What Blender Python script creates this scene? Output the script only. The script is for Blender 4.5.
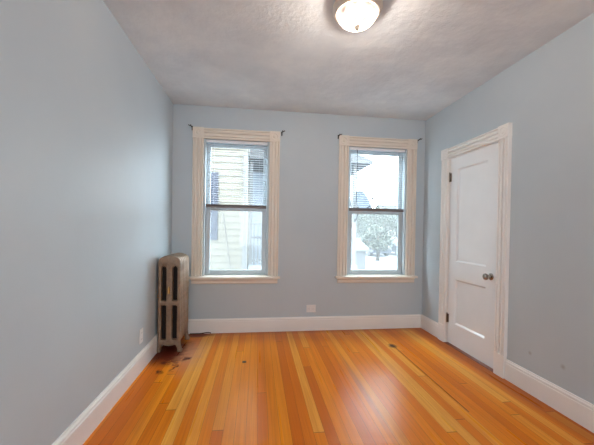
import bpy, bmesh, math, random
from mathutils import Vector, Matrix

random.seed(7)
for o in list(bpy.data.objects):
    bpy.data.objects.remove(o, do_unlink=True)
scene = bpy.context.scene
COL = scene.collection
PI = math.pi

# ------------------------------------------------------------------ camera
cam_data = bpy.data.cameras.new('camera')
cam = bpy.data.objects.new('camera', cam_data)
COL.objects.link(cam)
yaw, pitch, roll = 0.1289, -0.0090, 0.0164
fwd = Vector((math.sin(yaw)*math.cos(pitch), math.cos(yaw)*math.cos(pitch), math.sin(pitch)))
rgt = Vector((math.cos(yaw), -math.sin(yaw), 0))
upv = rgt.cross(fwd)
r2 = math.cos(roll)*rgt + math.sin(roll)*upv
u2 = -math.sin(roll)*rgt + math.cos(roll)*upv
cam.matrix_world = Matrix(((r2.x, u2.x, -fwd.x, 0), (r2.y, u2.y, -fwd.y, 0), (r2.z, u2.z, -fwd.z, 1.2), (0, 0, 0, 1)))
cam_data.sensor_width = 36
cam_data.lens = 304.73/594*36
cam_data.shift_y = 9.07/594
cam_data.clip_start = 0.02
scene.camera = cam

# ------------------------------------------------------------------ world: bright overcast sky
SKY = 9.0
world = bpy.data.worlds.new('overcast_sky')
scene.world = world
world.use_nodes = True
nt = world.node_tree
bg = nt.nodes['Background']
tc = nt.nodes.new('ShaderNodeTexCoord')
nz = nt.nodes.new('ShaderNodeTexNoise'); nz.inputs['Scale'].default_value = 2.2; nz.inputs['Detail'].default_value = 5
rp = nt.nodes.new('ShaderNodeValToRGB')
rp.color_ramp.elements[0].position = 0.3; rp.color_ramp.elements[0].color = (0.72, 0.87, 1.0, 1)
rp.color_ramp.elements[1].position = 0.7; rp.color_ramp.elements[1].color = (0.84, 0.94, 1.0, 1)
nt.links.new(tc.outputs['Generated'], nz.inputs['Vector'])
nt.links.new(nz.outputs['Fac'], rp.inputs['Fac'])
nt.links.new(rp.outputs['Color'], bg.inputs['Color'])
bg.inputs['Strength'].default_value = SKY

# ------------------------------------------------------------------ unseen fill light added behind the camera to brighten the room
nl = bpy.data.lights.new('added_fill_light', 'AREA')
nl.shape = 'RECTANGLE'; nl.size = 2.2; nl.size_y = 1.6
nl.energy = 28; nl.color = (0.92, 0.97, 1.0)
nlo = bpy.data.objects.new('added_fill_light', nl); COL.objects.link(nlo)
nlo.location = (0.55, -2.55, 1.45); nlo.rotation_euler = (math.radians(90), 0, 0)

# ------------------------------------------------------------------ exposure
scene.view_settings.view_transform = 'Standard'
scene.view_settings.look = 'None'
scene.view_settings.exposure = 1.06
scene.view_settings.gamma = 1.0
scene.view_settings.use_curve_mapping = False
LAMP = 25.0               # watts of light from each of the ceiling lamp's two bulbs
EXT = 0.090                # the photo's outdoors is held back in tone: outdoor colours darkened to offset the bright sky

# ------------------------------------------------------------------ dimensions (metres)
XL, XR, YB, H = -0.950, 2.043, 3.553, 2.566
Y0 = -0.75                # rear wall just behind the camera, with a wide opening added for the fill light
YH = -2.6                 # far wall of the unseen room added around the fill light
BASE_H, BASE_T = 0.161, 0.019

# ------------------------------------------------------------------ materials
def lin(c):
    return tuple(((v/255)/12.92 if v/255 <= 0.04045 else ((v/255+0.055)/1.055)**2.4) for v in c) + (1.0,)

def material(name, rgb, rough=0.6, metal=0.0, bump=0.0, bscale=40.0, var=0.0, vscale=6.0, spec=0.5, linear=False):
    m = bpy.data.materials.new(name); m.use_nodes = True
    n = m.node_tree.nodes; l = m.node_tree.links
    b = n['Principled BSDF']
    c = rgb if linear else lin(rgb)
    b.inputs['Base Color'].default_value = c
    b.inputs['Roughness'].default_value = rough
    b.inputs['Metallic'].default_value = metal
    b.inputs['Specular IOR Level'].default_value = spec
    t = n.new('ShaderNodeTexCoord')
    if var > 0:
        z = n.new('ShaderNodeTexNoise'); z.inputs['Scale'].default_value = vscale; z.inputs['Detail'].default_value = 6
        l.new(t.outputs['Object'], z.inputs['Vector'])
        r = n.new('ShaderNodeValToRGB')
        r.color_ramp.elements[0].position = 0.3; r.color_ramp.elements[1].position = 0.7
        r.color_ramp.elements[0].color = tuple(v*(1-var) for v in c[:3])+(1,)
        r.color_ramp.elements[1].color = tuple(min(1, v*(1+var)) for v in c[:3])+(1,)
        l.new(z.outputs['Fac'], r.inputs['Fac']); l.new(r.outputs['Color'], b.inputs['Base Color'])
    if bump > 0:
        z2 = n.new('ShaderNodeTexNoise'); z2.inputs['Scale'].default_value = bscale; z2.inputs['Detail'].default_value = 5
        l.new(t.outputs['Object'], z2.inputs['Vector'])
        bp = n.new('ShaderNodeBump'); bp.inputs['Strength'].default_value = bump; bp.inputs['Distance'].default_value = 0.01
        l.new(z2.outputs['Fac'], bp.inputs['Height']); l.new(bp.outputs['Normal'], b.inputs['Normal'])
    return m

class G:
    """small node-graph helper"""
    def __init__(s, m):
        s.m = m; s.n = m.node_tree.nodes; s.l = m.node_tree.links; s.b = s.n['Principled BSDF']
    def new(s, t, **kw):
        x = s.n.new(t)
        for k, v in kw.items(): setattr(x, k, v)
        return x
    def put(s, sock, v):
        if isinstance(v, (int, float, tuple)): sock.default_value = v
        else: s.l.new(v, sock)
    def math(s, op, a, b=0.0, c=0.0, clamp=False):
        x = s.new('ShaderNodeMath', operation=op, use_clamp=clamp)
        s.put(x.inputs[0], a); s.put(x.inputs[1], b); s.put(x.inputs[2], c)
        return x.outputs[0]
    def mix(s, f, a, b, blend='MIX'):
        x = s.new('ShaderNodeMix', data_type='RGBA', blend_type=blend)
        s.put(x.inputs['Factor'], f); s.put(x.inputs[6], a); s.put(x.inputs[7], b)
        return x.outputs[2]
    def noise(s, vec, scale, detail=4, rough=0.5):
        x = s.new('ShaderNodeTexNoise'); s.l.new(vec, x.inputs['Vector'])
        x.inputs['Scale'].default_value = scale; x.inputs['Detail'].default_value = detail; x.inputs['Roughness'].default_value = rough
        return x.outputs['Fac']
    def ramp(s, f, stops, interp='LINEAR'):
        x = s.new('ShaderNodeValToRGB'); cr = x.color_ramp; cr.interpolation = interp
        while len(cr.elements) < len(stops): cr.elements.new(0.5)
        for e, (p, c) in zip(cr.elements, stops): e.position = p; e.color = c
        s.l.new(f, x.inputs['Fac']); return x.outputs['Color']
    def comb(s, x, y, z=0.0):
        c = s.new('ShaderNodeCombineXYZ'); s.put(c.inputs[0], x); s.put(c.inputs[1], y); s.put(c.inputs[2], z)
        return c.outputs[0]
    def xyz(s):
        t = s.new('ShaderNodeTexCoord'); q = s.new('ShaderNodeSeparateXYZ'); s.l.new(t.outputs['Object'], q.inputs[0])
        return t.outputs['Object'], q.outputs[0], q.outputs[1], q.outputs[2]
    def spot(s, x, y, cx, cy, rx, ry):
        """1 at the middle of an ellipse, 0 at its rim and beyond"""
        dx = s.math('DIVIDE', s.math('SUBTRACT', x, cx), rx); dy = s.math('DIVIDE', s.math('SUBTRACT', y, cy), ry)
        r = s.math('SQRT', s.math('ADD', s.math('MULTIPLY', dx, dx), s.math('MULTIPLY', dy, dy)))
        return s.math('SUBTRACT', 1.0, r, clamp=True)

def floor_material():
    m = bpy.data.materials.new('fir_floorboards'); m.use_nodes = True
    g = G(m); vec, x, y, z = g.xyz()
    W = 0.066
    u = g.math('DIVIDE', g.math('ADD', x, 5.0), W)
    col = g.math('FLOOR', u); fu = g.math('FRACT', u)
    w1 = g.new('ShaderNodeTexWhiteNoise', noise_dimensions='1D'); g.l.new(col, w1.inputs['W'])
    off = g.math('MULTIPLY', w1.outputs['Value'], 7.0)
    v = g.math('ADD', g.math('DIVIDE', y, 3.6), off)
    row = g.math('FLOOR', v); fv = g.math('FRACT', v)
    w2 = g.new('ShaderNodeTexWhiteNoise', noise_dimensions='2D'); g.l.new(g.comb(col, row), w2.inputs['Vector'])
    rnd = w2.outputs['Value']
    base = g.ramp(rnd, [(0.0, lin((212, 106, 12))), (0.2, lin((232, 126, 16))), (0.5, lin((242, 140, 22))), (0.78, lin((248, 154, 36))), (1.0, lin((253, 184, 80)))])
    # long grain streaks, different on every board
    gv = g.comb(g.math('MULTIPLY', x, 26.0), g.math('MULTIPLY', y, 0.75), g.math('MULTIPLY', rnd, 40.0))
    st = g.noise(gv, 1.0, 4, 0.6)
    base = g.mix(g.ramp(st, [(0.35, (0, 0, 0, 1)), (0.72, (0.46, 0.46, 0.46, 1))]), base, lin((204, 106, 18)))
    gv2 = g.comb(g.math('MULTIPLY', x, 150.0), g.math('MULTIPLY', y, 2.5), g.math('MULTIPLY', rnd, 17.0))
    fine = g.noise(gv2, 1.0, 3, 0.6)
    base = g.mix(g.ramp(fine, [(0.42, (0, 0, 0, 1)), (0.75, (0.34, 0.34, 0.34, 1))]), base, lin((178, 86, 22)))
    big = g.noise(vec, 1.3, 3)
    base = g.mix(g.ramp(big, [(0.4, (0, 0, 0, 1)), (0.7, (0.18, 0.18, 0.18, 1))]), base, lin((204, 104, 22)))
    # board joints
    e = g.math('MINIMUM', fu, g.math('SUBTRACT', 1.0, fu))
    joint = g.math('LESS_THAN', e, 0.014)
    ev = g.math('MINIMUM', fv, g.math('SUBTRACT', 1.0, fv))
    joint = g.math('MAXIMUM', joint, g.math('LESS_THAN', ev, 0.0008))
    base = g.mix(g.math('MULTIPLY', joint, 0.6), base, lin((110, 52, 18)))
    # an open black crack between two boards by the door
    cx = g.math('ABSOLUTE', g.math('SUBTRACT', x, g.math('ADD', 1.416, g.math('MULTIPLY', g.math('SUBTRACT', y, 2.3), 0.006))))
    cr = g.math('MULTIPLY', g.math('LESS_THAN', cx, 0.0042), g.math('MULTIPLY', g.math('GREATER_THAN', y, 1.85), g.math('LESS_THAN', y, 3.03)))
    base = g.mix(g.math('MULTIPLY', cr, 0.85), base, lin((48, 22, 12)))
    kn = g.spot(g.math('ADD', x, g.math('MULTIPLY', g.noise(vec, 30.0), 0.05)), y, 1.435, 3.0, 0.05, 0.07)
    base = g.mix(g.math('MULTIPLY', kn, 1.6, clamp=True), base, lin((70, 28, 14)))
    # wine-dark burn stain in front of the radiator
    n1 = g.noise(vec, 16.0, 4)
    nx = g.math('ADD', x, g.math('MULTIPLY', g.math('SUBTRACT', n1, 0.5), 0.16))
    s1 = g.spot(nx, y, -0.82, 3.06, 0.26, 0.38)
    base = g.mix(g.math('MULTIPLY', s1, 1.9, clamp=True), base, lin((104, 42, 28)))
    s2 = g.ramp(g.math('MULTIPLY', g.spot(nx, y, -0.72, 2.88, 0.22, 0.30), g.noise(vec, 26.0, 2)), [(0.30, (0, 0, 0, 1)), (0.38, (1, 1, 1, 1))])
    base = g.mix(g.math('MULTIPLY', s2, 0.75), base, lin((92, 30, 22)))
    s3 = g.spot(nx, y, -0.60, 2.95, 0.16, 0.5)
    base = g.mix(g.math('MULTIPLY', s3, 0.8, clamp=True), base, lin((206, 150, 118)))
    for (qx, qy, qr, qs) in ((-0.785, 2.63, 0.035, 0.05), (-0.69, 2.70, 0.025, 0.09), (-0.625, 2.87, 0.03, 0.06), (-0.80, 2.80, 0.06, 0.05)):
        sq = g.spot(nx, y, qx, qy, qr, qs)
        base = g.mix(g.math('MULTIPLY', sq, 1.3, clamp=True), base, lin((84, 30, 22)))
    s4 = g.spot(nx, y, -0.66, 3.5, 0.22, 0.10)
    base = g.mix(g.math('MULTIPLY', s4, 1.8, clamp=True), base, lin((110, 40, 14)))
    # old darker finish along the right wall; contact shade painted in along the back
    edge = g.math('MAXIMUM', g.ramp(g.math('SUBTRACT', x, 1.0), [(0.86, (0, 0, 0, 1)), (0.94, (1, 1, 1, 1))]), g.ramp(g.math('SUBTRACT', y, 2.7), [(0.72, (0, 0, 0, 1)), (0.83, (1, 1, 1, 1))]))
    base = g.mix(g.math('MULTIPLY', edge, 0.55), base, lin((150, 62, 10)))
    # a duller brown strip in the middle of the room
    s5 = g.math('MULTIPLY', g.math('LESS_THAN', g.math('ABSOLUTE', g.math('SUBTRACT', x, 0.80)), 0.022), g.spot(x, y, 0.80, 2.25, 0.5, 0.85))
    base = g.mix(g.math('MULTIPLY', s5, 0.5, clamp=True), base, lin((168, 100, 66)))
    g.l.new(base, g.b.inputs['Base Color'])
    g.b.inputs['Specular IOR Level'].default_value = 0.15
    rr = g.ramp(g.noise(gv, 1.0, 4), [(0.3, (0.27, 0.27, 0.27, 1)), (0.75, (0.31, 0.31, 0.31, 1))])
    g.l.new(rr, g.b.inputs['Roughness'])
    bp = g.new('ShaderNodeBump'); bp.inputs['Strength'].default_value = 0.12; bp.inputs['Distance'].default_value = 0.004
    hgt = g.math('SUBTRACT', g.math('MULTIPLY', fine, 0.25), joint)
    g.l.new(hgt, bp.inputs['Height']); g.l.new(bp.outputs['Normal'], g.b.inputs['Normal'])
    return m

def wall_material(name, dents=()):
    m = bpy.data.materials.new(name); m.use_nodes = True
    g = G(m); vec, x, y, z = g.xyz()
    c = g.ramp(g.noise(vec, 1.6, 5), [(0.3, lin((187, 199, 207))), (0.7, lin((193, 204, 211)))])
    for (a, b, r) in dents:
        s = g.spot(y, z, a, b, r, r)
        c = g.mix(g.math('MULTIPLY', s, 0.6, clamp=True), c, lin((138, 136, 136)))
    g.l.new(c, g.b.inputs['Base Color']); g.b.inputs['Roughness'].default_value = 0.5
    g.b.inputs['Specular IOR Level'].default_value = 0.35
    bp = g.new('ShaderNodeBump'); bp.inputs['Strength'].default_value = 0.06; bp.inputs['Distance'].default_value = 0.01
    g.l.new(g.noise(vec, 22.0, 4), bp.inputs['Height']); g.l.new(bp.outputs['Normal'], g.b.inputs['Normal'])
    return m

def ceiling_material():
    m = bpy.data.materials.new('skimmed_plaster'); m.use_nodes = True
    g = G(m); vec, x, y, z = g.xyz()
    n1 = g.noise(vec, 2.6, 6, 0.6)
    c = g.ramp(n1, [(0.32, lin((212, 220, 226))), (0.5, lin((222, 229, 234))), (0.68, lin((232, 238, 241)))])
    g.l.new(c, g.b.inputs['Base Color']); g.b.inputs['Roughness'].default_value = 0.75
    bp = g.new('ShaderNodeBump'); bp.inputs['Strength'].default_value = 0.45; bp.inputs['Distance'].default_value = 0.02
    n2 = g.noise(vec, 7.0, 6, 0.65)
    g.l.new(n2, bp.inputs['Height']); g.l.new(bp.outputs['Normal'], g.b.inputs['Normal'])
    return m

def transmissive(name, kind, rgb, fac, rough=0.05):
    """transparent sheet mixed with a reflecting or a scattering share"""
    m = bpy.data.materials.new(name); m.use_nodes = True
    n = m.node_tree.nodes; l = m.node_tree.links
    n.remove(n['Principled BSDF']); out = n['Material Output']
    t = n.new('ShaderNodeBsdfTransparent'); mx = n.new('ShaderNodeMixShader'); mx.inputs[0].default_value = fac
    if kind == 'glass':
        s = n.new('ShaderNodeBsdfGlossy'); s.inputs['Roughness'].default_value = rough; s.inputs['Color'].default_value = lin(rgb)
        t.inputs['Color'].default_value = (0.96, 0.98, 0.97, 1)
        l.new(s.outputs[0], mx.inputs[2])
    else:
        d = n.new('ShaderNodeBsdfDiffuse'); tr = n.new('ShaderNodeBsdfTranslucent'); m2 = n.new('ShaderNodeMixShader'); m2.inputs[0].default_value = 0.5
        d.inputs['Color'].default_value = lin(rgb); tr.inputs['Color'].default_value = lin(rgb)
        l.new(d.outputs[0], m2.inputs[1]); l.new(tr.outputs[0], m2.inputs[2]); l.new(m2.outputs[0], mx.inputs[2])
    l.new(t.outputs[0], mx.inputs[1]); l.new(mx.outputs[0], out.inputs['Surface'])
    return m

def emissive_dome():
    """alabaster glass: part of the bulbs' light passes, the glass itself glows unevenly"""
    m = bpy.data.materials.new('lit_alabaster_glass'); m.use_nodes = True
    g = G(m); vec, x, y, z = g.xyz()
    hot = g.noise(vec, 9.0, 2)
    g.b.inputs['Base Color'].default_value = lin((250, 236, 222)); g.b.inputs['Roughness'].default_value = 0.35
    g.l.new(g.ramp(hot, [(0.36, (1.0, 0.74, 0.60, 1)), (0.50, (1.0, 0.93, 0.86, 1))]), g.b.inputs['Emission Color'])
    g.l.new(g.ramp(hot, [(0.36, (0.22, 0.22, 0.22, 1)), (0.54, (1.0, 1.0, 1.0, 1))]), g.b.inputs['Emission Strength'])
    t = g.new('ShaderNodeBsdfTransparent'); t.inputs['Color'].default_value = (1, 1, 1, 1)
    mx = g.new('ShaderNodeMixShader'); mx.inputs[0].default_value = 0.80
    g.l.new(t.outputs[0], mx.inputs[1]); g.l.new(g.b.outputs[0], mx.inputs[2])
    g.l.new(mx.outputs[0], g.n['Material Output'].inputs['Surface'])
    return m

M = dict(
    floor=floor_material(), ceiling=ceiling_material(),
    wall=wall_material('pale_blue_grey_wall_paint'), wall_r=wall_material('pale_blue_grey_wall_paint_dented', ((2.035, 0.296, 0.018), (1.786, 0.304, 0.022))),
    trim=material('white_trim_paint', (240, 238, 235), 0.36, bump=0.03, bscale=30, var=0.02),
    wtrim=material('backlit_trim_paint', (230, 221, 209), 0.45, bump=0.03, bscale=30, var=0.02),  # the window trim's backlit tan is mixed into its white paint
    door=material('white_door_paint', (238, 242, 245), 0.22, bump=0.04, bscale=18, var=0.015),
    vinyl=material('white_vinyl', (186, 197, 203), 0.4),
    blind=material('white_blind_plastic', (236, 238, 242), 0.5), slat=transmissive('white_blind_slat', 'scatter', (224, 226, 229), 1.0),
    rail=material('taupe_blind_rail', (120, 112, 112), 0.5),
    glass=transmissive('window_glass', 'glass', (255, 255, 255), 0.015),
    screen=transmissive('haze_screen_mesh', 'screen', (190, 192, 194), 0.13),  # added to lay a milky haze over the lower panes
    iron=material('old_bronze_radiator_paint', (144, 122, 102), 0.42, 0.3, bump=0.35, bscale=70, var=0.22, vscale=24),
    slot_shade=material('painted_slot_shade', (34, 24, 20), 0.8, bump=0.2, bscale=50),  # shade between the radiator columns, put into a dark colour
    brass=material('worn_brass', (190, 150, 90), 0.35, 0.8),
    bronze=material('dark_bronze', (48, 38, 34), 0.4, 0.6),
    knob=material('antique_pewter', (146, 134, 124), 0.25, 0.9),
    nickel=material('brushed_nickel', (220, 210, 198), 0.42, 0.15),
    plastic=material('white_plate_plastic', (230, 230, 230), 0.35),
    slot=material('dark_slot', (60, 55, 52), 0.6),
    cable=material('dark_brown_cable', (48, 24, 16), 0.6),
    dome=emissive_dome(),
    threshold=material('red_brown_threshold', (120, 60, 36), 0.4, var=0.2, vscale=30),
    siding=material('cream_clapboard', (236, 220, 192), 0.7),
    ewhite=material('exterior_white', (240, 240, 240), 0.6),
    egrey=material('grey_roof_edge', (196, 196, 202), 0.7),
    eblue=material('blue_grey_siding', (118, 124, 133), 0.7),
    shutter=material('lavender_grey_shutter', (150, 152, 176), 0.8, spec=0.15),
    dish=material('pale_blue_grey_dish', (196, 208, 224), 0.9, spec=0.05),
    edark=material('dark_metal_arm', (90, 92, 96), 0.8, spec=0.05),
    shed=material('pale_grey_garage_wall', (214, 214, 220), 0.8),
    asphalt=material('pale_asphalt', (104, 106, 110), 0.9, var=0.1, vscale=3),
    leafA=material('grey_green_leaves', (176, 190, 166), 0.7, var=0.25, vscale=9),
    leafB=material('sage_leaves', (190, 204, 178), 0.7, var=0.25, vscale=9),
    bark=material('grey_bark', (128, 116, 106), 0.9, bump=0.5, bscale=20),
    carA=material('silver_blue_car_paint', (160, 170, 196), 0.3), carB=material('white_car_paint', (230, 232, 236), 0.3), carC=material('grey_car_paint', (150, 156, 166), 0.3),
    carglass=material('car_glass', (90, 100, 112), 0.15), tyre=material('tyre_rubber', (60, 60, 62), 0.8),
    pink=material('pale_pink_wall', (226, 206, 204), 0.8), slate=material('slate_roof', (146, 146, 152), 0.8),
)

for k in ('siding', 'ewhite', 'egrey', 'shutter', 'dish', 'edark', 'shed', 'leafA', 'leafB', 'bark', 'carA', 'carB', 'carC', 'pink', 'slate'):
    nd = M[k].node_tree.nodes
    b = nd['Principled BSDF'].inputs['Base Color']; b.default_value = tuple(v*EXT for v in b.default_value[:3])+(1,)
    for q in nd:
        if q.type == 'VALTORGB':
            for e in q.color_ramp.elements: e.color = tuple(v*EXT for v in e.color[:3])+(1,)

# ------------------------------------------------------------------ mesh helpers
def bm_new(): return bmesh.new()

def box(bm, x0, x1, y0, y1, z0, z1):
    v = [bm.verts.new(p) for p in ((x0,y0,z0),(x1,y0,z0),(x1,y1,z0),(x0,y1,z0),(x0,y0,z1),(x1,y0,z1),(x1,y1,z1),(x0,y1,z1))]
    for f in ((0,3,2,1),(4,5,6,7),(0,1,5,4),(1,2,6,5),(2,3,7,6),(3,0,4,7)): bm.faces.new([v[i] for i in f])

def prism(bm, pts, axis, a, b):
    """extrude a closed 2-D outline along an axis; pts are the other two coordinates in xyz order"""
    def mk(p, t):
        q = list(p); q.insert(axis, t); return bm.verts.new(q)
    A = [mk(p, a) for p in pts]; B = [mk(p, b) for p in pts]; n = len(pts)
    bm.faces.new(A); bm.faces.new(B[::-1])
    for i in range(n): bm.faces.new((A[i], B[i], B[(i+1) % n], A[(i+1) % n]))

def tube(bm, pts, r, seg=10, cap=True):
    pts = [Vector(p) for p in pts]; rings = []
    rad = r if isinstance(r, (list, tuple)) else [r]*len(pts)
    prev = None
    for i, p in enumerate(pts):
        d = (pts[min(i+1, len(pts)-1)] - pts[max(i-1, 0)]).normalized()
        if prev is None:
            ref = Vector((0, 0, 1)) if abs(d.z) < 0.9 else Vector((1, 0, 0))
            a = d.cross(ref).normalized()
        else:
            a = (prev - d*prev.dot(d)).normalized()
        prev = a; b = d.cross(a)
        rings.append([bm.verts.new(p + rad[i]*(math.cos(2*PI*k/seg)*a + math.sin(2*PI*k/seg)*b)) for k in range(seg)])
    for A, B in zip(rings, rings[1:]):
        for k in range(seg): bm.faces.new((A[k], A[(k+1) % seg], B[(k+1) % seg], B[k]))
    if cap: bm.faces.new(rings[0][::-1]); bm.faces.new(rings[-1])

def lathe(bm, prof, origin, axis=(0,0,1), seg=32):
    """revolve (radius, height) pairs about an axis through origin"""
    ax = Vector(axis).normalized(); ref = Vector((1,0,0)) if abs(ax.x) < 0.9 else Vector((0,1,0))
    a = ax.cross(ref).normalized(); b = ax.cross(a); o = Vector(origin); rings = []
    for r, h in prof:
        if r < 1e-6: rings.append([bm.verts.new(o + ax*h)])
        else: rings.append([bm.verts.new(o + ax*h + r*(math.cos(2*PI*k/seg)*a + math.sin(2*PI*k/seg)*b)) for k in range(seg)])
    for A, B in zip(rings, rings[1:]):
        for k in range(seg):
            k2 = (k+1) % seg
            if len(A) == 1 and len(B) == 1: continue
            if len(A) == 1: bm.faces.new((A[0], B[k2], B[k]))
            elif len(B) == 1: bm.faces.new((A[k], A[k2], B[0]))
            else: bm.faces.new((A[k], A[k2], B[k2], B[k]))

def obj(name, bm, mat, parent=None, bevel=0.0, smooth=False, segs=2):
    bmesh.ops.recalc_face_normals(bm, faces=bm.faces[:])
    me = bpy.data.meshes.new(name); bm.to_mesh(me); bm.free()
    me.materials.append(mat)
    o = bpy.data.objects.new(name, me); COL.objects.link(o)
    if parent is not None: o.parent = parent
    if smooth:
        for p in me.polygons: p.use_smooth = True
        me.set_sharp_from_angle(angle=math.radians(40))
    if bevel > 0:
        md = o.modifiers.new('bevel', 'BEVEL'); md.width = bevel; md.segments = segs; md.limit_method = 'ANGLE'; md.angle_limit = math.radians(35)
    return o

def tag(o, label, cat, group=None, kind=None):
    o['label'] = label; o['category'] = cat
    if group: o['group'] = group
    if kind: o['kind'] = kind
    return o

def empty(name, loc, label, cat, group=None, kind=None):
    o = bpy.data.objects.new(name, None); COL.objects.link(o); o.location = loc; o.empty_display_size = 0.05
    return tag(o, label, cat, group, kind)

def local(o, parent):
    """the mesh was built in room coordinates: keep it there under a moved parent"""
    o.parent = parent; o.matrix_parent_inverse = Matrix.Translation(-parent.location)
    return o

def part(name, bm, mat, root, **kw):
    o = obj(name, bm, mat, None, **kw)
    top = root
    while top.parent: top = top.parent
    o.parent = root
    o.matrix_parent_inverse = Matrix.Translation(-top.location) if root is top else Matrix.Identity(4)
    if root is not top:
        # a sub-part: its parent's own frame is already the room frame
        o.matrix_parent_inverse = Matrix.Identity(4)
    return o

def holed_wall(axis, at, back, u0, u1, v0, v1, holes):
    """wall slab from 'at' (room face) to 'back', spanning u,v, with rectangular openings and their reveals"""
    bm = bm_new()
    us = sorted({u0, u1, *[h[0] for h in holes], *[h[1] for h in holes]})
    vs = sorted({v0, v1, *[h[2] for h in holes], *[h[3] for h in holes]})
    cache = {}
    def vert(u, v, w):
        k = (round(u, 5), round(v, 5), w)
        if k not in cache:
            cache[k] = bm.verts.new((w, u, v) if axis == 0 else (u, w, v))
        return cache[k]
    def hole(i, j):
        cu, cv = (us[i]+us[i+1])/2, (vs[j]+vs[j+1])/2
        return any(h[0] < cu < h[1] and h[2] < cv < h[3] for h in holes)
    nu, nv = len(us)-1, len(vs)-1
    solid = [[not hole(i, j) for j in range(nv)] for i in range(nu)]
    for i in range(nu):
        for j in range(nv):
            if not solid[i][j]: continue
            q = [(us[i], vs[j]), (us[i+1], vs[j]), (us[i+1], vs[j+1]), (us[i], vs[j+1])]
            for w in (at, back): bm.faces.new([vert(*p, w) for p in q])
            for (di, dj, e) in ((-1,0,(q[0],q[3])), (1,0,(q[1],q[2])), (0,-1,(q[0],q[1])), (0,1,(q[3],q[2]))):
                a, b = i+di, j+dj
                if not (0 <= a < nu and 0 <= b < nv) or not solid[a][b]:
                    bm.faces.new([vert(*e[0], at), vert(*e[1], at), vert(*e[1], back), vert(*e[0], back)])
    return bm

# ------------------------------------------------------------------ room shell
T = 0.16
WIN = [(-0.615, 0.125, 0.645, 2.20), (1.067, 1.812, 0.645, 2.20)]
DOOR = (2.341, 3.058, -0.0, 1.990)

bm = bm_new(); box(bm, XL-T, XR+T, YH-T, YB+T, -0.12, 0.0)
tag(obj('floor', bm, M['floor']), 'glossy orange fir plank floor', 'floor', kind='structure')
bm = bm_new(); box(bm, XL-T, XR+T, YH-T, YB+T, H, H+0.12)
tag(obj('ceiling', bm, M['ceiling']), 'mottled grey-white plaster ceiling', 'ceiling', kind='structure')
bm = bm_new(); box(bm, XL-T, XL, YH, YB, 0, H)
tag(obj('wall_left', bm, M['wall']), 'bare pale blue-grey wall on the left', 'wall', kind='structure')
tag(obj('wall_right', holed_wall(0, XR, XR+T, YH, YB, 0, H, [DOOR]), M['wall_r']), 'pale blue-grey wall around the white door', 'wall', kind='structure')
tag(obj('wall_back', holed_wall(1, YB, YB+T, XL-T, XR+T, 0, H, WIN), M['wall']), 'pale grey wall with the two windows', 'wall', kind='structure')

tag(obj('wall_rear', holed_wall(1, Y0, Y0-T, XL-T, XR+T, 0, H, [(-0.6, 1.7, 0.0, 2.25)]), M['wall']), 'pale wall behind the camera with a wide opening added for the fill light', 'wall', kind='structure')  # the opening is added to let the fill light through

bm = bm_new(); box(bm, XL-T, XR+T, YH-T, YH, 0, H)  # unseen room added to house the fill light
tag(obj('wall_added_room', bm, M['wall']), 'far wall of the unseen room added behind the camera for the fill light', 'wall', kind='structure')

def base_profile(sign, at):
    """baseboard section (offset from the wall, height) with a moulded cap"""
    t = BASE_T
    p = [(0, 0), (t, 0), (t, 0.128), (t*0.80, 0.131), (t*0.80, 0.136), (t*0.95, 0.139), (t*0.92, 0.147), (t*0.55, 0.153), (t*0.40, BASE_H), (0, BASE_H)]
    return [(at + sign*a, b) for a, b in p]
bm = bm_new(); prism(bm, base_profile(1, XL), 1, Y0, YB)
tag(obj('baseboard_left', bm, M['trim']), 'tall white baseboard along the left wall', 'baseboard', kind='structure')
bm = bm_new(); prism(bm, base_profile(-1, YB), 0, XL+BASE_T, XR-BASE_T)
tag(obj('baseboard_back', bm, M['trim']), 'tall white baseboard under the two windows', 'baseboard', kind='structure')
bm = bm_new(); prism(bm, base_profile(-1, XR), 1, Y0, 2.2415); prism(bm, base_profile(-1, XR), 1, 3.1575, YB)
tag(obj('baseboard_right', bm, M['trim']), 'tall white baseboard along the right wall beside the door', 'baseboard', kind='structure')

# ------------------------------------------------------------------ casings
def flute(u0, u1, d=0.020, base=0.0):
    """casing section: two rounded flutes and a bead at each edge; (u, depth)"""
    w = u1-u0; f = lambda a, b: (u0+w*a, (base+d*b) if b > 0 else 0.0)
    return [f(0,0), f(0,0.85), f(0.04,1.0), f(0.12,1.0), f(0.15,0.40), f(0.20,0.40), f(0.24,0.95), f(0.33,1.0), f(0.42,0.95),
            f(0.45,0.20), f(0.55,0.20), f(0.58,0.95), f(0.67,1.0), f(0.76,0.95), f(0.80,0.40), f(0.85,0.40), f(0.88,1.0), f(0.96,1.0), f(1,0.85), f(1,0)]

def rosette(bm, c, axis, R):
    lathe(bm, [(R, 0), (R, 0.004), (R*0.86, 0.006), (R*0.74, 0.002), (R*0.55, 0.001), (R*0.45, 0.004), (R*0.25, 0.006), (0, 0.0065)], c, axis, 28)

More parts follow.
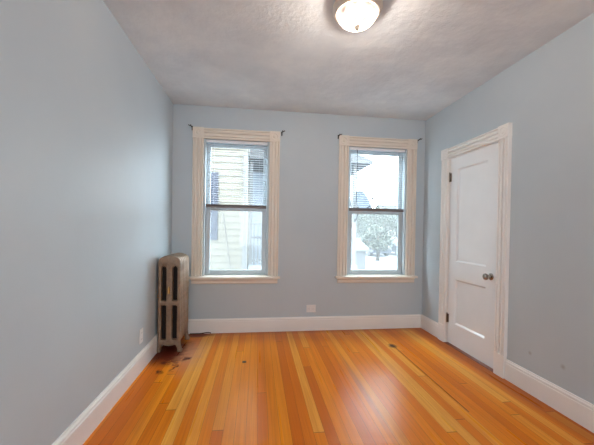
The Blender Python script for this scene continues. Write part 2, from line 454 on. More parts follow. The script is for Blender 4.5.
# ------------------------------------------------------------------ windows
def build_window(idx, x0, x1, label):
    z0, z1 = 0.645, 2.20
    cw = 0.118
    w = empty('window_%d' % idx, ((x0+x1)/2, YB, z0), label, 'window', kind='structure')
    # casing on the room side
    for (a, b) in ((x0-cw, x0), (x1, x1+cw)):
        bm = bm_new(); prism(bm, [(u, YB-d) for u, d in flute(a, b)], 2, z0, z1)
        part('side_casing', bm, M['wtrim'], w)
    bm = bm_new(); prism(bm, [(YB-d, v) for v, d in flute(z1, z1+cw)], 0, x0, x1)
    part('head_casing', bm, M['wtrim'], w)
    for a in (x0-cw, x1):
        bm = bm_new(); box(bm, a-0.002, a+cw+0.002, YB-0.024, YB, z1, z1+cw+0.004)
        cb = part('corner_block', bm, M['wtrim'], w, bevel=0.002)
        bm = bm_new(); rosette(bm, (a+cw/2, YB-0.024, z1+cw/2), (0,-1,0), 0.042)
        part('rosette', bm, M['wtrim'], cb, smooth=True)
    bm = bm_new(); box(bm, x0-cw-0.022, x1+cw+0.022, YB-0.060, YB, z0-0.024, z0)
    box(bm, x0+0.001, x1-0.001, YB, YB+0.10, z0-0.0, z0+0.006)
    part('stool', bm, M['wtrim'], w, bevel=0.006)
    bm = bm_new(); prism(bm, [(YB, z0-0.024), (YB-0.034, z0-0.024), (YB-0.034, z0-0.034), (YB-0.018, z0-0.046), (YB-0.018, z0-0.078), (YB-0.008, z0-0.086), (YB, z0-0.086)], 0, x0-cw+0.004, x1+cw-0.004)
    part('apron', bm, M['wtrim'], w)
    # vinyl frame lining the opening
    f = 0.020
    bm = bm_new()
    box(bm, x0+0.001, x0+f, YB+0.002, YB+T-0.01, z0+0.007, z1-0.001); box(bm, x1-f, x1-0.001, YB+0.002, YB+T-0.01, z0+0.007, z1-0.001)
    box(bm, x0+f, x1-f, YB+0.045, YB+T-0.01, z1-f, z1-0.001); box(bm, x0+f, x1-f, YB+0.045, YB+T-0.01, z0+0.007, z0+0.018)
    part('frame', bm, M['vinyl'], w, bevel=0.003)
    # sashes
    def sash(name, ya, yb, za, zb, st, rb, rt):
        bm = bm_new(); a, b = x0+f+0.002, x1-f-0.002
        box(bm, a, a+st, ya, yb, za, zb); box(bm, b-st, b, ya, yb, za, zb)
        box(bm, a+st, b-st, ya, yb, za, za+rb); box(bm, a+st, b-st, ya, yb, zb-rt, zb)
        s = part(name, bm, M['vinyl'], w, bevel=0.004)
        bm = bm_new(); ym = (ya+yb)/2; box(bm, a+st-0.004, b-st+0.004, ym-0.002, ym+0.002, za+rb-0.004, zb-rt+0.004)
        part('glass_pane', bm, M['glass'], s)
        return s
    low = sash('lower_sash', YB+0.052, YB+0.082, z0+0.018, 1.432, 0.052, 0.046, 0.036)
    up = sash('upper_sash', YB+0.086, YB+0.116, 1.405, z1-f-0.002, 0.044, 0.036, 0.046)
    bm = bm_new(); xm = (x0+x1)/2
    box(bm, xm-0.03, xm+0.03, YB+0.053, YB+0.081, 1.432, 1.440); box(bm, xm-0.006, xm+0.03, YB+0.060, YB+0.070, 1.440, 1.448)
    part('sash_lock', bm, M['vinyl'], low, bevel=0.002)
    bm = bm_new(); a, b = x0+f+0.002, x1-f-0.002; ya, yb = YB+0.125, YB+0.137
    box(bm, a, a+0.018, ya, yb, z0+0.018, 1.42); box(bm, b-0.018, b, ya, yb, z0+0.018, 1.42); box(bm, a+0.018, b-0.018, ya, yb, z0+0.018, z0+0.036); box(bm, a+0.018, b-0.018, ya, yb, 1.402, 1.42)
    sc = part('haze_screen', bm, M['vinyl'], w)  # frame of the screen added for haze
    bm = bm_new(); box(bm, a+0.014, b-0.014, YB+0.1305, YB+0.1315, z0+0.032, 1.406)
    part('screen_mesh', bm, M['screen'], sc)
    return w

build_window(1, *WIN[0][:2], 'tall white double-hung window facing the cream clapboard house')
build_window(2, *WIN[1][:2], 'tall white double-hung window nearer the door, facing trees and a satellite dish')

def build_blind(x0, x1, label, wand_x=None, cord_x=None):
    a, b = x0+0.024, x1-0.024
    top = 2.196
    r = empty('mini_blind', ((a+b)/2, YB+0.025, 1.425), label, 'window blind', 'half-lowered mini blinds')
    bm = bm_new(); box(bm, a, b, YB+0.010, YB+0.040, top-0.030, top)
    part('headrail', bm, M['blind'], r, bevel=0.003)
    bm = bm_new(); z = 1.482
    while z < top-0.04:
        pts = []
        for k in range(5):
            t = k/4-0.5
            pts.append((YB+0.025+0.0080*2*t, z+0.0010*(1-4*t*t)-0.0015*t))
        pts2 = [(p, q-0.0006) for p, q in reversed(pts)]
        prism(bm, pts+pts2, 0, a+0.004, b-0.004)
        z += 0.0265
    part('slats', bm, M['slat'], r)
    for xx in (a+0.09, b-0.09):
        for yy in (YB+0.0162, YB+0.0338):
            bm = bm_new(); tube(bm, [(xx, yy, 1.45), (xx, yy, top-0.03)], 0.0006, 6)
            part('ladder_cord', bm, M['blind'], r)
    bm = bm_new(); box(bm, a+0.003, b-0.003, YB+0.013, YB+0.037, 1.428, 1.446)
    for k in range(10): box(bm, a+0.004, b-0.004, YB+0.0125, YB+0.0375, 1.4475+k*0.0017, 1.4486+k*0.0017)
    part('bottom_rail', bm, M['rail'], r)['label'] = 'dark taupe bottom rail with stacked slats'
    if wand_x:
        bm = bm_new(); tube(bm, [(wand_x, YB+0.004, 1.53), (wand_x, YB+0.004, 2.15), (wand_x, YB+0.014, 2.168)], 0.0035, 8)
        part('tilt_wand', bm, M['edark'], r)['label'] = 'thin grey tilt wand'
    if cord_x:
        bm = bm_new(); tube(bm, [(cord_x, YB+0.005, 1.46), (cord_x-0.006, YB+0.005, 1.8), (cord_x-0.012, YB+0.014, 2.168)], 0.0012, 8)
        part('lift_cord', bm, M['nickel'], r)
build_blind(*WIN[0][:2], 'white mini blind half lowered over the window beside the radiator', cord_x=-0.16)
build_blind(*WIN[1][:2], 'white mini blind with a grey wand, half lowered over the window nearer the door', wand_x=1.178)

# ------------------------------------------------------------------ curtain rod brackets
def build_bracket(x, z, s, label):
    r = empty('curtain_rod_bracket', (x, YB, z), label, 'curtain bracket', 'curtain rod brackets at the window corners')
    bm = bm_new(); box(bm, x-0.007, x+0.007, YB-0.004, YB, z-0.026, z+0.022)
    part('wall_plate', bm, M['bronze'], r, bevel=0.0015)
    bm = bm_new(); tube(bm, [(x, YB-0.003, z), (x, YB-0.03, z+0.004), (x+s*0.006, YB-0.055, z+0.010)], 0.0055, 8)
    part('arm', bm, M['bronze'], r, smooth=True)
    bm = bm_new(); pts = []
    for k in range(9):
        t = PI+PI*k/8
        pts.append((x+s*0.012+0.012*math.cos(t)+s*0.004, YB-0.058, z+0.020+0.012*math.sin(t)))
    tube(bm, pts, 0.0045, 8)
    part('cradle', bm, M['bronze'], r, smooth=True)
build_bracket(-0.742, 2.312, -1, 'dark bronze curtain bracket at the top left corner of the window beside the radiator')
build_bracket(0.264, 2.305, 1, 'dark bronze curtain bracket at the right corner of the window beside the radiator')
build_bracket(0.938, 2.305, 1, 'dark bronze curtain bracket at the left corner of the window nearer the door')
build_bracket(1.940, 2.306, 1, 'dark bronze curtain bracket by the room corner, next to the window nearer the door')

# ------------------------------------------------------------------ door
def build_door():
    d = empty('door_1', (XR, 2.735, 0), 'white two-panel door in fluted white casing on the right wall', 'door', kind='structure')
    ya, yb, zt = 2.341, 3.058, 1.990
    cw = 0.106
    for (a, b) in ((ya-cw+0.008, ya+0.008), (yb-0.008, yb+cw-0.008)):
        bm = bm_new(); prism(bm, [(XR-q, u) for u, q in flute(a, b, 0.022, 0.010)], 2, 0.185, zt-0.008)
        part('side_casing', bm, M['trim'], d)
        bm = bm_new(); box(bm, XR-0.033, XR, a+0.002, b+0.001, 0.0, 0.185)
        part('plinth_block', bm, M['trim'], d, bevel=0.003)
        bm = bm_new(); box(bm, XR-0.037, XR, a-0.003, b+0.003, zt-0.008, zt-0.008+cw+0.004)
        cb = part('corner_block', bm, M['trim'], d, bevel=0.002)
        bm = bm_new(); rosette(bm, (XR-0.037, (a+b)/2, zt-0.008+cw/2+0.002), (-1,0,0), 0.040)
        part('rosette', bm, M['trim'], cb, smooth=True)
    bm = bm_new(); prism(bm, [(XR-q, v) for v, q in flute(zt-0.008, zt-0.008+cw, 0.022, 0.010)], 1, ya+0.008, yb-0.008)
    part('head_casing', bm, M['trim'], d)
    # jamb lining
    bm = bm_new()
    box(bm, XR+0.002, XR+T-0.01, ya+0.0008, ya+0.016, 0.0, zt-0.001); box(bm, XR+0.002, XR+T-0.01, yb-0.016, yb-0.0008, 0.0, zt-0.001)
    box(bm, XR+0.002, XR+T-0.01, ya+0.016, yb-0.016, zt-0.016, zt-0.001)
    part('jamb', bm, M['trim'], d)
    # leaf: stiles and rails with two recessed panels
    la, lb, lz0, lz1 = ya+0.019, yb-0.019, 0.011, zt-0.020
    xf = XR+0.004
    P = [(2.505, 2.925, 0.236, 0.700), (2.505, 2.925, 0.886, 1.848)]
    bm = holed_wall(0, xf, xf+0.016, la, lb, lz0, lz1, P)
    box(bm, xf+0.016, xf+0.038, la, lb, lz0, lz1)
    leaf = part('door_leaf', bm, M['door'], d, bevel=0.0012)
    for (a, b, c, e) in P:
        # sloped sticking round the panel
        bm = bm_new(); s = 0.014
        o4 = [(a, c), (b, c), (b, e), (a, e)]; i4 = [(a+s, c+s), (b-s, c+s), (b-s, e-s), (a+s, e-s)]
        O = [bm.verts.new((xf+0.002, u, v)) for u, v in o4]; I = [bm.verts.new((xf+0.0155, u, v)) for u, v in i4]
        B = [bm.verts.new((xf+0.0158, u, v)) for u, v in o4]
        for k in range(4):
            k2 = (k+1) % 4
            bm.faces.new((O[k], O[k2], I[k2], I[k])); bm.faces.new((O[k], O[k2], B[k2], B[k])); bm.faces.new((I[k], I[k2], B[k2], B[k]))
        part('panel_moulding', bm, M['door'], leaf)
    for z in (0.27, 1.775):
        bm = bm_new(); tube(bm, [(XR-0.004, yb-0.0175, z-0.048), (XR-0.004, yb-0.0175, z+0.048)], 0.0075, 10)
        lathe(bm, [(0.0, 0.0), (0.006, 0.001), (0.004, 0.008), (0, 0.010)], (XR-0.004, yb-0.0175, z+0.048), (0,0,1), 10)
        box(bm, XR+0.0005, XR+0.0035, yb-0.040, yb-0.012, z-0.045, z+0.045)
        part('hinge', bm, M['knob'], d, smooth=True)['label'] = 'dark metal butt hinge'
    bm = bm_new(); c = (xf, 2.440, 0.806)
    lathe(bm, [(0, 0), (0.030, 0.0), (0.030, 0.004), (0.024, 0.009), (0.014, 0.011), (0.011, 0.016), (0.011, 0.032), (0.016, 0.037), (0.026, 0.043), (0.029, 0.052), (0.027, 0.060), (0.018, 0.066), (0, 0.068)], c, (-1,0,0), 28)
    part('door_knob', bm, M['knob'], leaf, smooth=True)['label'] = 'dark pewter round knob'
    bm = bm_new(); prism(bm, [(XR-0.028, 0.0), (XR-0.026, 0.003), (XR-0.012, 0.006), (XR+0.12, 0.007), (XR+0.12, 0.0)], 1, ya+0.017, yb-0.017)
    part('threshold', bm, M['threshold'], d)['label'] = 'red-brown wooden threshold'
    return d
build_door()

# ------------------------------------------------------------------ radiator
def build_radiator():
    cx, yf, n, pitch_y = -0.826, 3.020, 6, 0.0635
    r = empty('cast_iron_radiator', (cx, yf+n*pitch_y/2, 0), 'old bronze-painted cast iron column radiator standing in the left corner', 'radiator')
    hw = 0.100
    def outline(feet):
        p = []
        # right side going up, arched top, left side going down, bottom
        if feet:
            R = [(0.060, 0.075), (0.074, 0.055), (0.080, 0.030), (0.078, 0.012), (0.082, 0.0), (0.116, 0.0), (0.119, 0.012), (0.109, 0.030), (0.102, 0.060), (0.098, 0.100)]
        else:
            R = [(0.060, 0.085), (0.085, 0.090), (0.098, 0.105)]
        R += [(0.100, 0.20), (0.100, 0.50), (0.100, 0.84), (0.098, 0.872), (0.090, 0.892), (0.070, 0.906), (0.040, 0.918), (0.0, 0.923)]
        L = [(-a, b) for a, b in reversed(R[:-1])]
        bottom = [(-0.035, 0.066), (0.0, 0.060), (0.035, 0.066)] if feet else [(-0.03, 0.082), (0.03, 0.082)]
        return R + L + bottom
    def slot(c, h, z0, z1, arch):
        pts = [(c-h, z0+0.008), (c-h+0.006, z0), (c+h-0.006, z0), (c+h, z0+0.008)]
        m = 7
        for k in range(m+1):
            t = PI*k/m; pts.append((c+h*math.cos(t), z1-h*arch+h*arch*math.sin(t)))
        return pts
    def section(feet, hs):
        cu = bpy.data.curves.new('section', 'CURVE'); cu.dimensions = '2D'; cu.fill_mode = 'BOTH'
        loops = [outline(feet)]
        for c in (-0.050, 0.050):
            loops.append(slot(c, hs, 0.490, 0.828, 1.2)); loops.append(slot(c, hs, 0.118, 0.452, 0.4))
        for lp in loops:
            s = cu.splines.new('POLY'); s.points.add(len(lp)-1); s.use_cyclic_u = True
            for q, (a, b) in zip(s.points, lp): q.co = (a, b, 0, 1)
        cu.extrude = 0.0165; cu.bevel_depth = 0.011; cu.bevel_resolution = 3; cu.offset = -0.008
        t = bpy.data.objects.new('tmp', cu); COL.objects.link(t)
        dg = bpy.context.evaluated_depsgraph_get()
        me = bpy.data.meshes.new_from_object(t.evaluated_get(dg))
        bpy.data.objects.remove(t, do_unlink=True)
        me.transform(Matrix.Rotation(PI/2, 4, 'X'))
        for p in me.polygons: p.use_smooth = True
        me.set_sharp_from_angle(angle=math.radians(50))
        me.materials.clear(); me.materials.append(M['iron'])
        return me
    zmin = 0
    foot = section(True, 0.0255); plain = section(False, 0.020)
    zl = min(v.co.z for v in foot.vertices)
    for v in foot.vertices:
        if v.co.z < 0.02: v.co.z = max(0.0, v.co.z - zl) if v.co.z < 0.012 else v.co.z
    for k in range(n):
        o = bpy.data.objects.new('section', foot if k in (0, n-1) else plain); COL.objects.link(o)
        o.parent = r; o.location = (0, (k+0.5)*pitch_y - n*pitch_y/2, 0)
    y0 = yf
    # hubs joining the sections at top and bottom
    for z in (0.865, 0.096):
        bm = bm_new(); tube(bm, [(cx, y0+0.02, z), (cx, y0+n*pitch_y-0.02, z)], 0.026, 14)
        part('connecting_hub', bm, M['iron'], r, smooth=True)
    bm = bm_new(); box(bm, cx-0.082, cx+0.082, y0+1.02*pitch_y, y0+1.12*pitch_y, 0.11, 0.84)  # dark plate added as the shade seen inside the slots
    part('slot_shade_plate', bm, M['slot_shade'], r)['label'] = 'dark plate standing in for the shade inside the slots'
    # scroll ornament over the slots of the end section
    bm = bm_new(); yy = y0+0.004
    for s in (-1, 1):
        pts = []
        for k in range(17):
            t = -0.5*PI + 1.9*PI*k/16; rr = 0.020*(1-0.55*k/16)
            pts.append((cx+s*(0.046-rr*math.cos(t)), yy, 0.838+rr*math.sin(t)))
        tube(bm, pts, 0.0042, 7)
        tube(bm, [(cx+s*0.066, yy, 0.838), (cx+s*0.05, yy, 0.860), (cx+s*0.02, yy, 0.848), (cx, yy, 0.832)], 0.0035, 7)
    part('scroll_ornament', bm, M['iron'], r, smooth=True)
    bm = bm_new(); c = (cx+0.002, y0+0.006, 0.60)
    lathe(bm, [(0, -0.036), (0.010, -0.034), (0.0125, -0.020), (0.0125, 0.012), (0.009, 0.026), (0.005, 0.034), (0, 0.036)], (c[0], c[1]-0.018, c[2]), (0,0,1), 16)
    tube(bm, [(c[0], c[1]+0.002, c[2]-0.018), (c[0], c[1]-0.018, c[2]-0.018)], 0.006, 10)
    part('air_valve', bm, M['brass'], r, smooth=True)['label'] = 'small tarnished brass air valve'
    bm = bm_new(); ye = y0+n*pitch_y
    lathe(bm, [(0, 0), (0.030, 0), (0.030, 0.014), (0.018, 0.018), (0.018, 0.040), (0.024, 0.044), (0.024, 0.066), (0, 0.066)], (cx+0.02, ye-0.008, 0.100), (0,1,0), 18)
    tube(bm, [(cx+0.02, ye+0.042, 0.10), (cx+0.02, ye+0.042, 0.0)], 0.013, 12)
    tube(bm, [(cx+0.02, ye+0.042, 0.12), (cx+0.02, ye+0.042, 0.16), (cx+0.02, ye+0.042, 0.185)], [0.008, 0.010, 0.018], 12)
    part('supply_valve', bm, M['nickel'], r, smooth=True)
    return r
build_radiator()

# ------------------------------------------------------------------ outlets, cable, floor plug
def build_outlet_back():
    cx, cz = 0.642, 0.258
    r = empty('wall_outlet', (cx, YB, cz), 'white sideways outlet plate low on the back wall between the windows', 'electrical outlet')
    bm = bm_new(); box(bm, cx-0.056, cx+0.056, YB-0.006, YB, cz-0.044, cz+0.044)
    p = part('cover_plate', bm, M['plastic'], r, bevel=0.003)
    for s in (-1, 1):
        bm = bm_new(); box(bm, cx+s*0.024-0.017, cx+s*0.024+0.017, YB-0.0085, YB-0.006, cz-0.015, cz+0.015)
        q = part('receptacle', bm, M['plastic'], r, bevel=0.002)
        bm = bm_new()
        for t in (-0.006, 0.006): box(bm, cx+s*0.024-0.004, cx+s*0.024+0.004, YB-0.0090, YB-0.0084, cz+t-0.001, cz+t+0.001)
        part('slots', bm, M['slot'], q)
def build_outlet_left():
    cy, cz = 2.672, 0.288
    r = empty('wall_outlet', (XL, cy, cz), 'white upright outlet plate low on the left wall in front of the radiator', 'electrical outlet')
    bm = bm_new(); box(bm, XL, XL+0.006, cy-0.038, cy+0.038, cz-0.060, cz+0.060)
    part('cover_plate', bm, M['plastic'], r, bevel=0.003)
    for s in (-1, 1):
        bm = bm_new(); box(bm, XL+0.006, XL+0.0085, cy-0.016, cy+0.016, cz+s*0.026-0.017, cz+s*0.026+0.017)
        q = part('receptacle', bm, M['plastic'], r, bevel=0.002)
        bm = bm_new()
        for t in (-0.006, 0.006): box(bm, XL+0.0084, XL+0.0090, cy+t-0.001, cy+t+0.001, cz+s*0.026-0.004, cz+s*0.026+0.004)
        part('slots', bm, M['slot'], q)
build_outlet_back(); build_outlet_left()

bm = bm_new()
pts = [(-0.735, 3.524, 0.005), (-0.70, 3.522, 0.005), (-0.66, 3.522, 0.006), (-0.62, 3.524, 0.005), (-0.59, 3.526, 0.008), (-0.56, 3.526, 0.013), (-0.53, 3.527, 0.014), (-0.505, 3.528, 0.008)]
tube(bm, pts, 0.005, 8)
tag(obj('cable', bm, M['cable'], smooth=True), 'short dark brown cable end lying along the back baseboard beside the radiator', 'cable')

bm = bm_new(); box(bm, -0.117, -0.083, 2.735, 2.770, 0.0, 0.003)
tag(obj('floor_plate', bm, M['slot'], bevel=0.001), 'small dark square plate set in the floorboards below the left window', 'floor plate')

# ------------------------------------------------------------------ ceiling lamp
def build_lamp():
    c = (0.585, 1.815, H)
    r = empty('ceiling_lamp', c, 'lit flush ceiling lamp with alabaster glass dome and nickel ring', 'ceiling lamp')
    dn = (0, 0, -1)
    bm = bm_new(); lathe(bm, [(0, 0), (0.143, 0), (0.150, 0.006), (0.151, 0.018), (0.146, 0.028), (0.142, 0.032), (0.138, 0.044), (0.130, 0.050), (0.121, 0.050), (0.119, 0.040)], c, dn, 64)
    part('ring', bm, M['nickel'], r, smooth=True)['label'] = 'stepped brushed nickel ring'
    bm = bm_new(); prof = []
    for k in range(15):
        t = 0.5*PI*k/14; prof.append((0.119*math.cos(t)**0.9 if k < 14 else 0.0, 0.044+0.078*math.sin(t)))
    lathe(bm, prof, c, dn, 56)
    part('glass_dome', bm, M['dome'], r, smooth=True)['label'] = 'glowing alabaster glass dome'
    bm = bm_new(); lathe(bm, [(0.0, 0.119), (0.021, 0.120), (0.022, 0.126), (0.013, 0.131), (0.012, 0.134), (0.014, 0.139), (0.010, 0.146), (0, 0.150)], c, dn, 24)
    part('finial', bm, M['nickel'], r, smooth=True)
    for sx in (-0.05, 0.05):
        li = bpy.data.lights.new('bulb_light', 'POINT'); li.energy = LAMP; li.color = (1.0, 0.86, 0.74); li.shadow_soft_size = 0.03
        lo = bpy.data.objects.new('bulb_light', li); COL.objects.link(lo); lo.parent = r; lo.location = (sx, 0, -0.076)
build_lamp()

# ------------------------------------------------------------------ outside: ground and neighbouring house
GZ = -1.0
bm = bm_new(); box(bm, -30, 60, YB+T+0.02, 90, GZ-0.2, GZ)
tag(obj('ground', bm, M['asphalt']), 'pale paved yard outside the windows', 'ground', kind='structure')

def build_house():
    r = empty('neighbour_house', (-1.8, 6.0, GZ), 'cream clapboard house with a back porch seen close through the left window', 'house')
    x0, x1, y0, y1, zt = -4.2, -0.200, 6.0, 9.5, 4.2
    bm = bm_new(); z = GZ; e = 0.128
    box(bm, x0, x1-0.02, y0+0.02, y1, GZ, zt)
    while z < zt-0.01:
        prism(bm, [(y0+0.02, z), (y0-0.004, z), (y0+0.012, z+e+0.006), (y0+0.02, z+e+0.006)], 0, x0, x1-0.085)
        z += e
    part('clapboard_wall', bm, M['siding'], r)
    bm = bm_new(); box(bm, x1-0.088, x1, y0-0.014, y0+0.10, GZ, 2.66)
    part('corner_board', bm, M['ewhite'], r)
    # window with a lavender-grey shutter
    bm = bm_new(); box(bm, -0.895, -0.760, y0-0.022, y0-0.004, 0.96, 2.26)
    for k in range(24):
        z = 1.0+k*0.051; box(bm, -0.885, -0.77, y0-0.028, y0-0.022, z, z+0.03)
    part('shutter', bm, M['shutter'], r)['label'] = 'lavender-grey louvred shutter'
    bm = bm_new(); box(bm, -1.66, -0.90, y0-0.024, y0-0.004, 0.93, 2.29)
    wf = part('window_frame', bm, M['ewhite'], r)
    bm = bm_new(); box(bm, -1.58, -0.98, y0-0.027, y0-0.024, 1.02, 1.58); box(bm, -1.58, -0.98, y0-0.027, y0-0.024, 1.64, 2.20)
    part('pane', bm, M['carglass'], wf)
    # porch to the right of the house corner
    bm = bm_new(); box(bm, -0.19, 2.60, 6.70, 8.60, 2.72, 2.80)
    prism(bm, [(-0.19, 2.80), (2.60, 2.80), (2.3, 2.92), (-0.19, 3.0)], 1, 6.75, 8.55)
    part('porch_roof', bm, M['egrey'], r)
    bm = bm_new(); box(bm, -0.19, 2.34, 6.95, 8.55, 0.22, 0.36); box(bm, -0.19, 2.34, 6.98, 7.02, GZ, 0.22)
    part('porch_floor', bm, M['eblue'], r)
    bm = bm_new(); box(bm, -0.19, 0.75, 8.40, 8.50, 0.36, 2.72)
    part('porch_wall', bm, M['eblue'], r)
    for (a, b) in ((-0.19, -0.12), (2.225, 2.315)):
        bm = bm_new(); box(bm, a, b, 6.96, 7.05, 0.36, 2.72)
        part('porch_post', bm, M['ewhite'], r)
    bm = bm_new(); box(bm, -0.12, 2.225, 6.98, 7.03, 1.27, 1.32)
    part('handrail', bm, M['ewhite'], r)
    bm = bm_new(); box(bm, -0.12, 2.225, 6.985, 7.025, 0.965, 1.01)
    part('middle_rail', bm, M['shutter'], r)
    bm = bm_new(); box(bm, -0.12, 2.225, 6.985, 7.025, 0.44, 0.48)
    part('bottom_rail', bm, M['ewhite'], r)
    k = 0; x = -0.075
    while x < 2.2:
        bm = bm_new(); box(bm, x-0.017, x+0.017, 6.99, 7.02, 0.36, 1.27)
        part('baluster', bm, M['ewhite'], r); x += 0.088
    for pts in ([(-0.30, 5.975, 2.60), (-0.285, 5.975, 2.1), (-0.25, 5.975, 1.6), (-0.24, 5.975, 0.0), (-0.24, 5.975, GZ)], [(-0.75, 5.985, 1.72), (-0.66, 5.985, 1.45), (-0.51, 5.985, 0.42), (-0.42, 5.985, -0.3), (-0.42, 5.985, GZ)]):
        bm = bm_new(); tube(bm, pts, 0.006, 6)
        part('utility_cable', bm, M['pink'], r)
build_house()

def build_dish():
    c = Vector((2.31, 6.66, 1.80)); ax = Vector((0.60, -0.75, 0.30)).normalized()
    r = empty('satellite_dish', (2.27, 6.955, 1.40), 'pale blue-grey satellite dish on a porch post outside the window nearer the door', 'satellite dish')
    bm = bm_new(); prof = [(0, 0.0), (0.10, 0.008), (0.19, 0.026), (0.26, 0.052), (0.285, 0.064), (0.285, 0.070), (0.255, 0.058), (0.18, 0.034), (0.09, 0.015), (0, 0.008)]
    lathe(bm, prof, c, ax, 40)
    part('reflector', bm, M['dish'], r, smooth=True)
    bm = bm_new(); tube(bm, [(2.27, 6.955, 1.40), (2.29, 6.90, 1.46), (2.30, 6.78, 1.60), tuple(c-ax*0.006)], 0.018, 10)
    part('mast_arm', bm, M['edark'], r, smooth=True)
    bm = bm_new(); f = c+ax*0.36
    tube(bm, [tuple(c+Vector((0.0, 0.0, -0.24))+ax*0.04), tuple(f+Vector((0, 0, -0.08))), tuple(f)], 0.010, 8)
    tube(bm, [tuple(f), tuple(f-ax*0.07)], [0.02, 0.026], 10)
    part('feed_horn', bm, M['edark'], r, smooth=True)
build_dish()

# ------------------------------------------------------------------ outside: garage, trees, cars and far houses
def gable(name, x0, x1, y0, y1, zw, zr, wall, roof, label, cat, over=0.2, windows=()):
    r = empty(name, ((x0+x1)/2, y0, GZ), label, cat)
    bm = bm_new(); ym = (y0+y1)/2
    prism(bm, [(y0, GZ), (y1, GZ), (y1, zw), (ym, zr), (y0, zw)], 0, x0, x1)
    part('wall', bm, wall, r)
    bm = bm_new(); k = (zr-zw)/(ym-y0)
    prism(bm, [(y0-over, zw-k*over+0.01), (ym, zr+0.01), (y1+over, zw-k*over+0.01), (y1+over, zw-k*over+0.12), (ym, zr+0.14), (y0-over, zw-k*over+0.12)], 0, x0-over, x1+over)
    part('roof', bm, roof, r)
    for (a, b, c, d) in windows:
        bm = bm_new(); box(bm, a, b, y0-0.04, y0+0.01, c, d)
        f = part('window', bm, M['ewhite'], r)
        bm = bm_new(); box(bm, a+0.08, b-0.08, y0-0.05, y0-0.04, c+0.08, d-0.08); part('pane', bm, M['carglass'], f)
    return r
gable('garage', 3.2, 5.15, 14.0, 17.0, 0.22, 0.62, M['shed'], M['ewhite'], 'low pale garage with a white roof edge beyond the porch', 'garage', 0.12)
gable('far_house', 23.0, 31.0, 52.0, 60.0, 3.6, 6.0, M['pink'], M['slate'], 'distant pale pink house behind the trees', 'house', 0.3, ((25, 26.2, 0.4, 2.2), (28, 29.2, 0.4, 2.2)))
gable('far_house', 13.5, 19.5, 50.0, 57.0, 4.2, 6.6, M['ewhite'], M['slate'], 'distant white house with a grey roof behind the trees', 'house', 0.3, ((14.6, 15.8, 0.6, 2.4), (17.2, 18.4, 0.6, 2.4)))

def build_tree(x, y, h, w, leaf, seed, label):
    rnd = random.Random(seed)
    r = empty('tree', (x, y, GZ), label, 'tree', 'trees beyond the parking lot')
    bm = bm_new(); tube(bm, [(x, y, GZ), (x+0.05, y, GZ+h*0.3), (x-0.04, y+0.03, GZ+h*0.62), (x, y, GZ+h*0.85)], [0.16, 0.12, 0.08, 0.03], 9)
    for k in range(6):
        t = 2*PI*k/6+rnd.random(); z = GZ+h*(0.35+0.07*k)
        tube(bm, [(x, y, z), (x+0.5*w*math.cos(t)*0.6, y+0.5*w*math.sin(t)*0.6, z+h*0.14), (x+0.5*w*math.cos(t), y+0.5*w*math.sin(t), z+h*0.2)], [0.06, 0.04, 0.015], 6)
    part('trunk', bm, M['bark'], r, smooth=True)
    bm = bm_new(); blobs = []
    for k in range(16):
        t = rnd.random()*2*PI; q = rnd.random()**0.5*w*0.5
        blobs.append((x+q*math.cos(t), y+q*math.sin(t), GZ+h*(0.42+0.5*rnd.random()*(1-0.5*q/(w*0.5))), w*(0.16+0.14*rnd.random())))
    for k in range(2600):
        bx, by, bz, br = blobs[k % len(blobs)]
        d = Vector((rnd.gauss(0,1), rnd.gauss(0,1), rnd.gauss(0,1))).normalized()*br*(rnd.random()**0.4)
        p = Vector((bx, by, bz))+d; s = 0.05+0.07*rnd.random()
        n = Vector((rnd.gauss(0,1), rnd.gauss(0,1), rnd.gauss(0.6,1))).normalized(); a = n.orthogonal().normalized()*s; b = n.cross(a)*0.7
        bm.faces.new([bm.verts.new(p+a), bm.verts.new(p+b), bm.verts.new(p-a), bm.verts.new(p-b)])
    part('foliage', bm, leaf, r)
for args in [
    (8.6, 21.0, 2.6, 2.2, M['leafB'], 1, 'small pale green tree nearest the window, just right of the garage'),
    (12.6, 42.0, 5.2, 3.4, M['leafA'], 2, 'far grey-green tree at the left, just over the garage roof'),
    (18.6, 39.0, 5.4, 4.0, M['leafB'], 3, 'sage green tree on the right beyond the white car'),
    (14.2, 37.0, 6.8, 4.6, M['leafA'], 4, 'tallest hazy grey-green tree in the middle of the view'),
    (19.4, 44.5, 5.6, 3.0, M['leafA'], 5, 'narrow grey-green tree farthest away, between the white and the pink far houses'),
    (10.4, 31.5, 4.8, 3.6, M['leafB'], 6, 'round sage green tree right behind the silver-blue car'),
]: build_tree(*args)

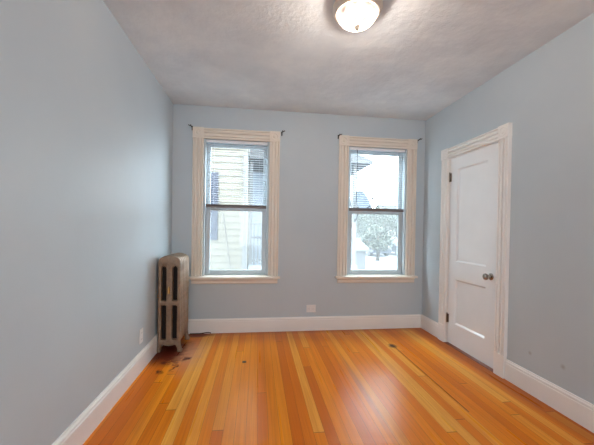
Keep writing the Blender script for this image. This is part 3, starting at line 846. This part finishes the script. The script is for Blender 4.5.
def build_car(x, y, rz, paint, label):
    r = empty('car', (0, 0, 0), label, 'car', 'cars in the parking lot')
    side = [(-2.1, 0.32), (-2.15, 0.62), (-1.9, 0.86), (-0.95, 0.95), (-0.45, 1.42), (0.85, 1.44), (1.55, 0.98), (2.05, 0.90), (2.12, 0.40), (2.05, 0.30)]
    bm = bm_new(); prism(bm, side, 0, -0.85, 0.85)
    obj('body', bm, paint, r, bevel=0.07, segs=3)
    bm = bm_new(); prism(bm, [(-0.80, 0.98), (-0.42, 1.36), (0.80, 1.38), (1.36, 1.00)], 0, -0.865, 0.865)
    obj('side_windows', bm, M['carglass'], r)
    for s, q in ((-1, [(-0.99, 0.97), (-0.50, 1.41)]), (1, [(1.56, 1.0), (0.88, 1.43)])):
        bm = bm_new(); (a, b), (c, d) = q
        v = [bm.verts.new(p) for p in ((-0.72, a+s*0.02, b+0.02), (0.72, a+s*0.02, b+0.02), (0.66, c+s*0.02, d+0.0), (-0.66, c+s*0.02, d+0.0))]
        v2 = [bm.verts.new(w.co-Vector((0, s*0.06, 0.02))) for w in v]
        bm.faces.new(v); bm.faces.new(v2[::-1])
        for k in range(4): bm.faces.new((v[k], v[(k+1) % 4], v2[(k+1) % 4], v2[k]))
        obj('windshield' if s < 0 else 'rear_window', bm, M['carglass'], r)
    for sx in (-1, 1):
        for sy in (-1.32, 1.32):
            bm = bm_new(); lathe(bm, [(0, -0.1), (0.20, -0.1), (0.31, -0.09), (0.32, 0), (0.31, 0.09), (0.20, 0.1), (0, 0.1)], (sx*0.78, sy, 0.32), (1,0,0), 20)
            obj('wheel', bm, M['tyre'], r, smooth=True)
        bm = bm_new(); box(bm, sx*0.62-0.13, sx*0.62+0.13, -2.16, -2.05, 0.60, 0.74)
        obj('headlight', bm, M['ewhite'], r, bevel=0.02)
    r.location = (x, y, GZ); r.rotation_euler = (0, 0, rz)
build_car(10.0, 26.0, 0.1, M['carA'], 'silver-blue car parked just right of the garage')
build_car(14.6, 31.0, 0.5, M['carB'], 'white car parked slantwise behind the grey car')
build_car(12.6, 26.2, 0.1, M['carC'], 'grey car parked on the right of the silver-blue car')
